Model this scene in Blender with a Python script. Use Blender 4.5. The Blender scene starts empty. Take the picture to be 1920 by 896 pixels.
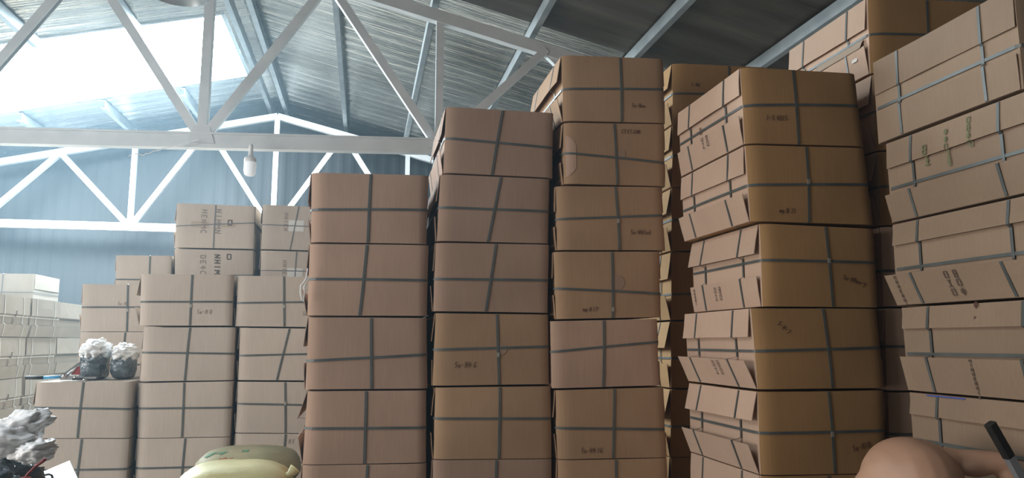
import bpy, math, random
from mathutils import Vector, Matrix, noise

# ------------------------------------------------------------------ camera
EYE = 1.46
PITCH = math.radians(7.883); YAW = math.radians(11.311)
scn = bpy.context.scene
cam_d = bpy.data.cameras.new('camera'); cam = bpy.data.objects.new('camera', cam_d)
scn.collection.objects.link(cam)
cam_d.sensor_fit = 'HORIZONTAL'; cam_d.sensor_width = 36; cam_d.lens = 26; cam_d.clip_start = .05; cam_d.clip_end = 200
cam.location = (0, 0, EYE)
cam.rotation_euler = (math.pi/2 + PITCH, 0, -YAW)
scn.camera = cam

# ------------------------------------------------------------------ world, lights, exposure
SKY_STRENGTH = 0.25
SKYLIGHT_EMIT = 72.0
NEAR_SKYLIGHT_EMIT = 8.0
DOOR_WATTS = 1.0
SIDE_DOOR_WATTS = 500.0
scn.view_settings.view_transform = 'Standard'
scn.view_settings.look = 'None'
scn.view_settings.gamma = 1.0
scn.view_settings.use_curve_mapping = False
scn.view_settings.exposure = 0.0

world = bpy.data.worlds.new('world'); scn.world = world; world.use_nodes = True
wn = world.node_tree; bg = wn.nodes['Background']
bg.inputs['Color'].default_value = (.80, .90, 1.0, 1); bg.inputs['Strength'].default_value = SKY_STRENGTH


# thin blue haze added through the hall to imitate lens glare
GLARE_HAZE = 0.0075
vs_ = wn.nodes.new('ShaderNodeVolumeScatter')
vs_.inputs['Color'].default_value = (.60, .84, 1.0, 1); vs_.inputs['Density'].default_value = GLARE_HAZE; vs_.inputs['Anisotropy'].default_value = .55
wn.links.new(vs_.outputs[0], wn.nodes['World Output'].inputs['Volume'])


def area_light(name, loc, rot, sx, sy, watts, col):
    l = bpy.data.lights.new(name, 'AREA'); l.shape = 'RECTANGLE'; l.size = sx; l.size_y = sy
    l.energy = watts; l.color = col
    o = bpy.data.objects.new(name, l); scn.collection.objects.link(o)
    o.location = loc; o.rotation_euler = rot
    return o


# daylight that comes in through the big doorway behind the camera
area_light('doorway_daylight', (-2.6, -4.9, 1.9), (math.radians(90), 0, 0), 5.2, 3.2, DOOR_WATTS, (1.0, .95, .90))

# daylight through the loading door in the left wall
area_light('side_door_daylight', (-9.5, .5, 1.4), (math.radians(90), 0, math.radians(-90)), 5.0, 2.6, SIDE_DOOR_WATTS, (1.0, .95, .90))

# ------------------------------------------------------------------ helpers
C = scn.collection
F_PX = 1920*26/36
CAMM = cam.rotation_euler.to_matrix()


def ray(x, y): return CAMM @ Vector(((x-960)/F_PX, (448-y)/F_PX, -1))


def atY(x, y, Y):
    r = ray(x, y); return r*(Y/r.y) + Vector((0, 0, EYE))


def atX(x, y, X):
    r = ray(x, y); return r*(X/r.x) + Vector((0, 0, EYE))


def atZ(x, y, Z):
    r = ray(x, y); return r*((Z-EYE)/r.z) + Vector((0, 0, EYE))


class MB:
    def __init__(s): s.v = []; s.f = []; s.sm = []; s.mi = []; s.cur = 0

    def add(s, vs, fs, smooth=False):
        b = len(s.v); s.v += [Vector(p) for p in vs]
        for f in fs: s.f.append(tuple(b+i for i in f)); s.sm.append(smooth); s.mi.append(s.cur)

    def box(s, c, d, rot=None):
        c = Vector(c); hx, hy, hz = d[0]/2, d[1]/2, d[2]/2
        vs = [Vector((x, y, z)) for x in (-hx, hx) for y in (-hy, hy) for z in (-hz, hz)]
        if rot: vs = [rot @ p for p in vs]
        s.add([p+c for p in vs], [(0, 1, 3, 2), (4, 6, 7, 5), (0, 4, 5, 1), (2, 3, 7, 6), (0, 2, 6, 4), (1, 5, 7, 3)])

    def beam(s, p0, p1, prof, up):
        """extrude a closed 2D profile (side, up) from p0 to p1"""
        p0, p1 = Vector(p0), Vector(p1); d = (p1-p0).normalized(); up = Vector(up)
        sd = d.cross(up).normalized(); up = sd.cross(d).normalized()
        n = len(prof)
        vs = [p0+sd*a+up*b for a, b in prof] + [p1+sd*a+up*b for a, b in prof]
        s.add(vs, [(i, (i+1) % n, n+(i+1) % n, n+i) for i in range(n)] + [tuple(reversed(range(n))), tuple(range(n, 2*n))])

    def tube(s, pts, r, n=10, cap=True, smooth=True):
        pts = [Vector(p) for p in pts]; rs = r if isinstance(r, (list, tuple)) else [r]*len(pts)
        vs = []; fs = []; ref = Vector((0, 0, 1))
        t0 = (pts[1]-pts[0]).normalized()
        if abs(t0.dot(ref)) > .9: ref = Vector((1, 0, 0))
        a = t0.cross(ref).normalized()
        for i, p in enumerate(pts):
            t = (pts[min(i+1, len(pts)-1)]-pts[max(i-1, 0)]).normalized()
            a = (a - t*a.dot(t)).normalized(); b = t.cross(a)
            for k in range(n):
                an = 2*math.pi*k/n; vs.append(p+(a*math.cos(an)+b*math.sin(an))*rs[i])
        for i in range(len(pts)-1):
            for k in range(n):
                fs.append((i*n+k, i*n+(k+1) % n, (i+1)*n+(k+1) % n, (i+1)*n+k))
        if cap: fs += [tuple(reversed(range(n))), tuple(range((len(pts)-1)*n, len(pts)*n))]
        s.add(vs, fs, smooth)

    def ribbon(s, pts, sides, normals, w, t, closed=False):
        """flat band: centre points, unit side vectors, outward normals"""
        vs = []; n = len(pts)
        for p, sd, no in zip(pts, sides, normals):
            vs += [p-sd*w/2, p+sd*w/2, p+sd*w/2+no*t, p-sd*w/2+no*t]
        fs = []
        for i in range(n if closed else n-1):
            a = i*4; b = ((i+1) % n)*4
            for k in range(4): fs.append((a+k, a+(k+1) % 4, b+(k+1) % 4, b+k))
        if not closed: fs += [(3, 2, 1, 0), (4*n-4, 4*n-3, 4*n-2, 4*n-1)]
        s.add(vs, fs)

    def lathe(s, prof, c=(0, 0, 0), n=24):
        c = Vector(c); vs = []; fs = []
        for r, z in prof:
            for k in range(n):
                an = 2*math.pi*k/n; vs.append(c+Vector((r*math.cos(an), r*math.sin(an), z)))
        for i in range(len(prof)-1):
            for k in range(n): fs.append((i*n+k, i*n+(k+1) % n, (i+1)*n+(k+1) % n, (i+1)*n+k))
        s.add(vs, fs, True)

    def blob(s, c, r, nu=28, nv=18, fn=None, rot=None, cut=-1.0):
        c = Vector(c); vs = []; fs = []
        for j in range(nv+1):
            th = math.pi*j/nv
            for i in range(nu):
                ph = 2*math.pi*i/nu
                d = Vector((math.sin(th)*math.cos(ph), math.sin(th)*math.sin(ph), math.cos(th)))
                p = Vector((d.x*r[0], d.y*r[1], d.z*r[2]))
                if fn: p = fn(p, d)
                if rot: p = rot @ p
                vs.append(c+p)
        for j in range(nv):
            for i in range(nu): fs.append((j*nu+i, (j+1)*nu+i, (j+1)*nu+(i+1) % nu, j*nu+(i+1) % nu))
        s.add(vs, fs, True)

    def build(s, name, mat, parent=None, loc=None):
        me = bpy.data.meshes.new(name)
        off = Vector(loc) if loc is not None else (parent.location_world if hasattr(parent, 'location_world') else None)
        if parent is not None and loc is None: off = wloc(parent)
        if off is None: off = Vector((0, 0, 0))
        me.from_pydata([p-off for p in s.v], [], s.f); me.validate()
        mats = mat if isinstance(mat, (list, tuple)) else [mat]
        for m in mats: me.materials.append(m)
        if len(s.sm) == len(me.polygons):
            for p, q, i in zip(me.polygons, s.sm, s.mi): p.use_smooth = q; p.material_index = i
        me.update()
        o = bpy.data.objects.new(name, me); C.objects.link(o)
        if parent is not None: o.parent = parent; 
        if parent is None: o.location = off
        elif loc is not None: o.location = off - wloc(parent)
        return o


def wloc(o):
    p = Vector(o.location)
    while o.parent is not None: o = o.parent; p += Vector(o.location)
    return p


def fixn(o):
    import bmesh
    bm = bmesh.new(); bm.from_mesh(o.data); bmesh.ops.recalc_face_normals(bm, faces=bm.faces); bm.to_mesh(o.data); bm.free()
    return o


def tag(o, label, cat, group=None):
    o['label'] = label; o['category'] = cat
    if group: o['group'] = group
    return o


def empty(name, loc, label, cat, group=None):
    o = bpy.data.objects.new(name, None); C.objects.link(o); o.location = loc; o.empty_display_size = .1
    return tag(o, label, cat, group)


def struct(o): o['kind'] = 'structure'; return o


# ------------------------------------------------------------------ materials
def mat(name, col, rough=.6, metal=0.0, spec=.5):
    m = bpy.data.materials.new(name); m.use_nodes = True
    b = m.node_tree.nodes['Principled BSDF']
    b.inputs['Base Color'].default_value = (*col, 1); b.inputs['Roughness'].default_value = rough
    b.inputs['Metallic'].default_value = metal; b.inputs['Specular IOR Level'].default_value = spec
    return m


def nd(m, t, **k):
    n = m.node_tree.nodes.new(t)
    for a, v in k.items(): setattr(n, a, v)
    return n


def noisy(name, c1, c2, scale, rough=.7, metal=0, bump=0.0, stretch=(1, 1, 1), bscale=None, rnd=0.0, detail=4, bdist=.01, spec=.5):
    m = mat(name, c1, rough, metal, spec); L = m.node_tree.links; b = m.node_tree.nodes['Principled BSDF']
    tc = nd(m, 'ShaderNodeTexCoord'); mp = nd(m, 'ShaderNodeMapping'); mp.inputs['Scale'].default_value = stretch
    L.new(tc.outputs['Object'], mp.inputs['Vector'])
    vec = mp.outputs['Vector']
    oi = nd(m, 'ShaderNodeObjectInfo')
    if rnd:
        ad = nd(m, 'ShaderNodeVectorMath', operation='ADD'); sc = nd(m, 'ShaderNodeMath', operation='MULTIPLY'); sc.inputs[1].default_value = 30
        L.new(oi.outputs['Random'], sc.inputs[0]); L.new(vec, ad.inputs[0]); L.new(sc.outputs[0], ad.inputs[1]); vec = ad.outputs[0]
    n = nd(m, 'ShaderNodeTexNoise'); n.inputs['Scale'].default_value = scale; n.inputs['Detail'].default_value = detail
    L.new(vec, n.inputs['Vector'])
    r = nd(m, 'ShaderNodeValToRGB'); r.color_ramp.elements[0].position = .35; r.color_ramp.elements[1].position = .65
    r.color_ramp.elements[0].color = (*c1, 1); r.color_ramp.elements[1].color = (*c2, 1)
    L.new(n.outputs['Fac'], r.inputs['Fac'])
    out = r.outputs['Color']
    if rnd:
        hs = nd(m, 'ShaderNodeHueSaturation'); mr = nd(m, 'ShaderNodeMapRange')
        mr.inputs['To Min'].default_value = 1-rnd; mr.inputs['To Max'].default_value = 1+rnd
        L.new(oi.outputs['Random'], mr.inputs['Value']); L.new(mr.outputs[0], hs.inputs['Value']); L.new(out, hs.inputs['Color']); out = hs.outputs['Color']
    L.new(out, b.inputs['Base Color'])
    if bump:
        n2 = nd(m, 'ShaderNodeTexNoise'); n2.inputs['Scale'].default_value = bscale or scale*4; n2.inputs['Detail'].default_value = 3
        L.new(vec, n2.inputs['Vector'])
        bp = nd(m, 'ShaderNodeBump'); bp.inputs['Strength'].default_value = bump; bp.inputs['Distance'].default_value = bdist
        L.new(n2.outputs['Fac'], bp.inputs['Height']); L.new(bp.outputs[0], b.inputs['Normal'])
    return m


def cardboard(name, c1, c2):
    """kraft board: broad blotches, fine fibre, faint flute lines"""
    m = noisy(name, c1, c2, 2.2, .78, 0, .12, (1, 1, 1), 9, rnd=.06, bdist=.006, spec=.25)
    L = m.node_tree.links; b = m.node_tree.nodes['Principled BSDF']
    src = b.inputs['Base Color'].links[0].from_socket
    tc = nd(m, 'ShaderNodeTexCoord'); mp = nd(m, 'ShaderNodeMapping'); mp.inputs['Scale'].default_value = (150, 150, 6)
    n = nd(m, 'ShaderNodeTexNoise'); n.inputs['Scale'].default_value = 1; n.inputs['Detail'].default_value = 2
    L.new(tc.outputs['Object'], mp.inputs['Vector']); L.new(mp.outputs[0], n.inputs['Vector'])
    mr = nd(m, 'ShaderNodeMapRange'); mr.inputs['To Min'].default_value = .9; mr.inputs['To Max'].default_value = 1.1
    L.new(n.outputs['Fac'], mr.inputs['Value'])
    hs = nd(m, 'ShaderNodeHueSaturation'); L.new(mr.outputs[0], hs.inputs['Value']); L.new(src, hs.inputs['Color'])
    L.new(hs.outputs[0], b.inputs['Base Color'])
    return m


M = {}
M['pink'] = cardboard('cardboard_rosy', (.43, .285, .205), (.47, .315, .23))
M['kraft'] = cardboard('cardboard_kraft', (.385, .245, .145), (.43, .275, .165))
M['dim_rosy'] = cardboard('cardboard_dim_rosy', (.37, .245, .175), (.41, .275, .20))  # rosy board darkened to imitate the light falling off to the right
M['ochre'] = cardboard('cardboard_ochre', (.41, .24, .105), (.45, .265, .12))
M['tan'] = cardboard('cardboard_tan', (.28, .20, .14), (.32, .23, .16))
M['rosy_lit'] = cardboard('cardboard_lit_rosy', (.53, .375, .28), (.57, .41, .305))  # lit copy of the board, side light put into the colour
M['greyed'] = cardboard('cardboard_greyed', (.39, .345, .29), (.43, .38, .325))
M['pale'] = cardboard('cardboard_pale', (.52, .44, .37), (.57, .485, .41))
M['cut'] = noisy('cardboard_cut_edge', (.50, .38, .27), (.30, .20, .13), 60, .8)
M['strap'] = noisy('strap_grey_green', (.085, .098, .095), (.12, .135, .13), 8, .45)
M['strap_thin'] = noisy('strap_grey', (.16, .16, .155), (.2, .2, .2), 8, .5)
M['strap_white'] = noisy('strap_white', (.75, .74, .68), (.85, .84, .8), 8, .45)
M['seal'] = mat('strap_seal_metal', (.42, .40, .36), .5, .4)
M['ink'] = mat('marker_ink', (.10, .045, .03), .7)
M['ink_green'] = mat('stamp_ink_green', (.16, .19, .09), .8)
M['ink_black'] = mat('stamp_ink_black', (.10, .07, .055), .8)
M['ink_grey'] = mat('stamp_ink_faded', (.27, .22, .18), .8)
M['ink_blue'] = mat('tape_blue', (.05, .10, .42), .5)
M['sticker'] = mat('paper_sticker_and_glint', (.72, .70, .66), .6)
M['tape'] = mat('clear_tape', (.52, .42, .33), .12, 0, .8)
M['stain'] = mat('damp_stain', (.33, .22, .15), .75)
M['steel'] = noisy('truss_steel_paint', (.60, .63, .64), (.68, .70, .71), 5, .45, .1, .05, rnd=.04)
M['purlin'] = noisy('galvanised_purlin', (.36, .40, .42), (.45, .49, .50), 6, .35, .6, .05)
M['conc'] = noisy('concrete_floor', (.20, .19, .175), (.28, .265, .24), 1.5, .85, 0, .3)
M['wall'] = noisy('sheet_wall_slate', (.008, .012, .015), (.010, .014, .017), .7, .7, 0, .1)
M['plaster'] = noisy('side_wall_render', (.20, .19, .18), (.26, .25, .23), 1.2, .85, 0, .15)
M['white_plastic'] = mat('white_plastic', (.8, .82, .82), .35)
M['black'] = noisy('black_rubber', (.015, .016, .015), (.03, .03, .028), 30, .5)
M['tube'] = mat('steel_tube', (.55, .60, .64), .35, .7)
M['red'] = noisy('red_paint', (.35, .05, .045), (.28, .04, .04), 12, .4)
M['blue'] = mat('blue_grip', (.06, .30, .55), .45)
M['chrome'] = mat('worn_chrome', (.75, .75, .75), .25, .9)
M['skin'] = noisy('skin', (.46, .265, .175), (.53, .32, .215), 5, .5, 0, .06, (1, 1, 1), 60, bdist=.002)
M['shorts'] = noisy('dark_shorts_cloth', (.03, .035, .05), (.05, .055, .07), 8, .9, 0, .2)
M['hair'] = noisy('black_hair', (.012, .010, .009), (.03, .025, .02), 40, .6, 0, .4)
M['sole'] = mat('sandal_rubber', (.04, .04, .045), .7)
M['sackg'] = noisy('woven_sack_olive', (.40, .36, .22), (.33, .33, .20), 5, .6, 0, .5, (1, 1, 1), 70, bdist=.003)
M['sacky'] = noisy('woven_sack_yellow', (.60, .56, .27), (.66, .62, .36), 4, .5, 0, .5, (1, 1, 1), 60, bdist=.003)
M['bag'] = noisy('bagged_goods_grey_film', (.055, .075, .09), (.16, .20, .22), 9, .22, 0, .6, (1, 1, 2.2), 14, bdist=.03, spec=.8)
M['film'] = noisy('crumpled_white_film', (.93, .95, .95), (.97, .98, .98), 12, .5, 0, .25, (1, 1, 1), 20, bdist=.02, spec=.7)
M['bench'] = noisy('bench_board', (.22, .17, .12), (.28, .21, .15), 3, .7)


def foil_roof():
    m = mat('foil_faced_roof_lining', (.42, .42, .39), (.24), 1.0); L = m.node_tree.links; b = m.node_tree.nodes['Principled BSDF']
    tc = nd(m, 'ShaderNodeTexCoord')

    def ns(scale, detail):
        mp = nd(m, 'ShaderNodeMapping'); mp.inputs['Scale'].default_value = scale; L.new(tc.outputs['Object'], mp.inputs['Vector'])
        n = nd(m, 'ShaderNodeTexNoise'); n.inputs['Scale'].default_value = 1; n.inputs['Detail'].default_value = detail
        L.new(mp.outputs[0], n.inputs['Vector']); return n
    a = ns((.9, 9, .9), 5); c = ns((2.2, 34, 2.2), 4); d = ns((.5, .8, .5), 3)
    r = nd(m, 'ShaderNodeValToRGB'); r.color_ramp.elements[0].color = (.30, .285, .25, 1); r.color_ramp.elements[1].color = (.72, .71, .66, 1)
    r.color_ramp.elements[0].position = .3; r.color_ramp.elements[1].position = .7
    L.new(d.outputs['Fac'], r.inputs['Fac']); L.new(r.outputs[0], b.inputs['Base Color'])
    ad = nd(m, 'ShaderNodeMath', operation='MULTIPLY_ADD'); ad.inputs[1].default_value = .6
    L.new(c.outputs['Fac'], ad.inputs[0]); L.new(a.outputs['Fac'], ad.inputs[2])
    bp = nd(m, 'ShaderNodeBump'); bp.inputs['Strength'].default_value = .8; bp.inputs['Distance'].default_value = .035
    L.new(ad.outputs[0], bp.inputs['Height']); L.new(bp.outputs[0], b.inputs['Normal'])
    return m


M['foil'] = foil_roof()
M['brown_lining'] = noisy('dark_brown_roof_lining', (.065, .052, .038), (.14, .125, .10), 1.3, .5, .45, .6, (.35, 2.6, 1), 2.2, bdist=.03, detail=6)  # darker, browner lining for the near right-hand bay


def emit(name, col, s):
    m = mat(name, col, .5); b = m.node_tree.nodes['Principled BSDF']
    b.inputs['Emission Color'].default_value = (*col, 1); b.inputs['Emission Strength'].default_value = s
    return m


M['skypane_near'] = emit('daylit_translucent_sheet_near', (.90, .95, 1.0), NEAR_SKYLIGHT_EMIT)
M['skypane'] = emit('daylit_translucent_sheet', (.80, .93, 1.0), SKYLIGHT_EMIT)
M['pale_lamp'] = emit('bulb_diffuser', (.92, .96, 1.0), .25)

# ------------------------------------------------------------------ setting
RX = -1.55; SL = .24; ZR = 5.61           # ridge x, slope, sheet height at the ridge
XL, XR = -9.6, 6.5; Y0, Y1 = -5.0, 13.5


def roofz(x): return ZR - SL*abs(x-RX)


m = MB(); m.box(((XL+XR)/2, (Y0+Y1)/2, -.05), (XR-XL, Y1-Y0, .1)); struct(m.build('floor', M['conc']))

# skylight opening in the left slope
SKX0, SKX1, SKY0, SKY1 = -7.4, -1.84, 9.38, 11.62


def corr(y):                                # trapezoid ribs running down the slope
    t = (y/.25) % 1
    return .008*(1-min(1, max(0, abs(t-.5)*8-1.6)))


m = MB()
ys = []
y = Y0
while y < Y1+.01:
    ys.append(y); y += .03125
NX0, NX1, NY0, NY1 = -5.6, -2.5, .6, 3.2        # a second skylight above and behind the camera's view
ys = sorted(set([round(v, 4) for v in ys]+[SKY0, SKY1, NY0, NY1, 7.35]))


def roof_patch(x0, x1, ya, yb, nx):
    yy = [v for v in ys if ya-1e-6 <= v <= yb+1e-6]
    vs = []; fs = []
    for i in range(nx+1):
        x = x0+(x1-x0)*i/nx
        for v in yy: vs.append((x, v, roofz(x)+corr(v)))
    k = len(yy)
    for i in range(nx):
        for j in range(k-1): fs.append((i*k+j, i*k+j+1, (i+1)*k+j+1, (i+1)*k+j))
    m.add(vs, fs)


roof_patch(RX, XR, 7.35, Y1, 3)
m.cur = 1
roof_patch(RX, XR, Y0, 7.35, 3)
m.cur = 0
roof_patch(SKX1, RX, Y0, Y1, 1)
roof_patch(SKX0, SKX1, Y0, NY0, 2)
roof_patch(SKX0, NX0, NY0, NY1, 1)
roof_patch(NX1, SKX1, NY0, NY1, 1)
roof_patch(SKX0, SKX1, NY1, SKY0, 2)
roof_patch(SKX0, SKX1, SKY1, Y1, 2)
roof_patch(XL, SKX0, Y0, Y1, 1)
struct(m.build('ceiling', [M['foil'], M['brown_lining']]))

def skylight(name, x0, x1, y0, y1, pane):
    m = MB()
    for (a, b, c, d) in ((x0, x1, y0, y0), (x0, x1, y1, y1), (x0, x0, y0, y1), (x1, x1, y0, y1)):
        m.beam((a, c, roofz(a)+.03), (b, d, roofz(b)+.03), [(-.025, -.03), (.025, -.03), (.025, .03), (-.025, .03)], (0, 0, 1))
    wf = struct(m.build(name, M['purlin']))
    m = MB(); m.add([(x0, y0, roofz(x0)+.05), (x1, y0, roofz(x1)+.05), (x1, y1, roofz(x1)+.05), (x0, y1, roofz(x0)+.05)], [(0, 1, 2, 3)])
    m.build('skylight_sheet', pane, wf)


skylight('window_1', SKX0, SKX1, SKY0, SKY1, M['skypane'])
skylight('window_2', NX0, NX1, NY0, NY1, M['skypane_near'])

def sheet_wall(name, pts_fn, material, n, axis):
    """ribbed sheet wall; pts_fn(t) -> (x, y, ztop)"""
    m = MB(); vs = []; fs = []
    for i in range(n+1):
        x, y, zt = pts_fn(i/n)
        d = .006 if (i % 4) in (0, 1) else 0
        ox, oy = (d, 0) if axis == 'x' else (0, d)
        vs += [(x+ox, y+oy, 0), (x+ox, y+oy, zt)]
    for i in range(n): fs.append((2*i, 2*i+2, 2*i+3, 2*i+1))
    m.add(vs, fs)
    return struct(m.build(name, material))


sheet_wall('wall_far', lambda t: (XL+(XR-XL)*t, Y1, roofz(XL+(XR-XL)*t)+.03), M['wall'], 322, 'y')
SD0, SD1, SDZ = -2.1, 3.1, 3.4               # loading door opening
m = MB()
m.box((XL-.06, (Y0+SD0)/2, 1.85), (.12, SD0-Y0, 3.7)); m.box((XL-.06, (SD1+Y1)/2, 1.85), (.12, Y1-SD1, 3.7)); m.box((XL-.06, (SD0+SD1)/2, (SDZ+3.7)/2), (.12, SD1-SD0, 3.7-SDZ))
struct(m.build('wall_left', M['plaster']))
m = MB(); m.box((XR+.06, (Y0+Y1)/2, 1.85), (.12, Y1-Y0, 3.7)); struct(m.build('wall_right', M['plaster']))
# wall behind the camera with the wide doorway
m = MB()
DX0, DX1, DZ = -5.3, .1, 3.5
for a, b, z0 in ((XL, DX0, 0), (DX0, DX1, DZ), (DX1, XR, 0)):
    n = 12
    for i in range(n):
        xa = a+(b-a)*i/n; xb = a+(b-a)*(i+1)/n
        m.add([(xa, Y0, z0), (xb, Y0, z0), (xb, Y0, roofz(xb)), (xa, Y0, roofz(xa)),
               (xa, Y0-.1, z0), (xb, Y0-.1, z0), (xb, Y0-.1, roofz(xb)), (xa, Y0-.1, roofz(xa))],
              [(0, 1, 2, 3), (7, 6, 5, 4), (0, 4, 5, 1), (3, 2, 6, 7)])
struct(m.build('wall_near', M['plaster']))

# ------------------------------------------------------------------ roof frame
def sq(w, h): return [(-w/2, -h/2), (w/2, -h/2), (w/2, h/2), (-w/2, h/2)]


def chan(w, h, t=.012, s=1):                # C channel, open to one side
    a = [(-w/2, -h/2), (w/2, -h/2), (w/2, -h/2+t), (-w/2+t, -h/2+t), (-w/2+t, h/2-t), (w/2, h/2-t), (w/2, h/2), (-w/2, h/2)]
    return [(x*s, y) for x, y in a] if s > 0 else [(x*s, y) for x, y in reversed(a)]


def truss(Y, label, ch, wb, cz=5.33, bz=3.32, fine=1.0, lift=0.0):
    r = empty('roof_truss', (RX, Y, bz), label, 'roof truss', 'steel roof trusses')
    bays = 3; sp = 2.25; half = sp*3.4

    def topz(x): return cz-SL*abs(x-RX)

    def botz(x): return bz+lift*(x-RX)
    p = lambda name, mb: mb.build(name, M['steel'], r)
    mb = MB(); mb.beam((RX-half, Y, botz(RX-half)), (RX+half, Y, botz(RX+half)), sq(.10*fine, ch), (0, 0, 1))
    mb.beam((RX-half, Y-.056*fine, botz(RX-half)+ch/2-.01), (RX+half, Y-.056*fine, botz(RX+half)+ch/2-.01), sq(.012, .02), (0, 0, 1))
    p('bottom_chord', mb)
    for s in (-1, 1):
        mb = MB(); mb.beam((RX, Y, cz), (RX+s*half, Y, topz(RX+s*half)), sq(.09*fine, ch*.85), (0, 0, 1)); p('top_chord', mb)
    mb = MB(); mb.beam((RX, Y, bz), (RX, Y, cz), sq(wb, wb*1.25), (0, 1, 0)); p('king_post', mb)
    for s in (-1, 1):
        for k in range(bays):
            xb = RX+s*sp*k; xt = RX+s*sp*(k+.5); xn = RX+s*sp*(k+1)
            mb = MB(); mb.beam((xb, Y-.02, botz(xb)), (xt, Y-.02, topz(xt)), chan(wb, wb*.8, .01), (0, 1, 0)); p('diagonal_web', mb)
            mb = MB(); mb.beam((xt, Y+.02, topz(xt)), (xn, Y+.02, botz(xn)), chan(wb, wb*.8, .01), (0, 1, 0)); p('diagonal_web', mb)
            if k < 3:
                mb = MB(); mb.beam((xn, Y, botz(xn)), (xn, Y, topz(xn)), chan(wb*.9, wb*.8, .01), (0, 1, 0)); p('vertical_web', mb)
    # gusset plates at the joints
    for k in range(-3, 4):
        x = RX+sp*k; mb = MB(); mb.add([(x-.12, Y-.06, botz(x)-.03), (x+.12, Y-.06, botz(x)-.03), (x+.07, Y-.06, botz(x)+.13), (x-.07, Y-.06, botz(x)+.13),
                             (x-.12, Y-.052, botz(x)-.03), (x+.12, Y-.052, botz(x)-.03), (x+.07, Y-.052, botz(x)+.13), (x-.07, Y-.052, botz(x)+.13)],
                            [(0, 1, 2, 3), (7, 6, 5, 4), (0, 4, 5, 1), (1, 5, 6, 2), (2, 6, 7, 3), (3, 7, 4, 0)])
        p('gusset_plate', mb)
    return r


truss(7.3, 'nearer steel roof truss, its thick bottom beam crossing the bright skylight', .15, .085, bz=3.35, lift=.028)
truss(13.0, 'farther pale steel roof truss standing against the dark slate gable wall', .125, .085)
PX = [(-1.43, 'roof purlin just right of the ridge'), (-.40, 'roof purlin second right of the ridge, running above the hanging bulb side'),
      (.65, 'roof purlin meeting the near truss over the tall centre stack'), (1.70, 'roof purlin reaching the near truss node above the tallest centre stacks'),
      (2.77, 'roof purlin rising behind the tallest centre stack'), (3.86, 'rightmost visible roof purlin, over the dark roof at the right'), (4.95, 'roof purlin close to the right side wall above the stacks'),
      (-1.69, 'roof purlin just left of the ridge beside the skylight'), (-2.80, 'roof purlin under the skylight nearest the ridge'), (-3.9, 'roof purlin crossing the middle of the skylight'),
      (-5.0, 'roof purlin at the lower part of the skylight'), (-6.1, 'roof purlin near the left frame edge'), (-7.5, 'roof purlin beyond the skylight near the left wall')]
for x, lab in PX:
    if x in (-2.80, -3.9, -5.0): segs = ((Y0+.15, SKY0-.05), (SKY1+.05, Y1-.05))
    else: segs = ((Y0+.15, Y1-.05),)
    mb = MB()
    for a, b in segs:
        mb.beam((x, a, roofz(x)-.075), (x, b, roofz(x)-.075), chan(.065, .12, .006, 1 if x > RX else -1), (0, 0, 1))
    tag(mb.build('purlin', M['purlin'], None, (x, 4, roofz(x)-.1)), 'galvanised '+lab, 'purlin', 'roof purlins')

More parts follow.
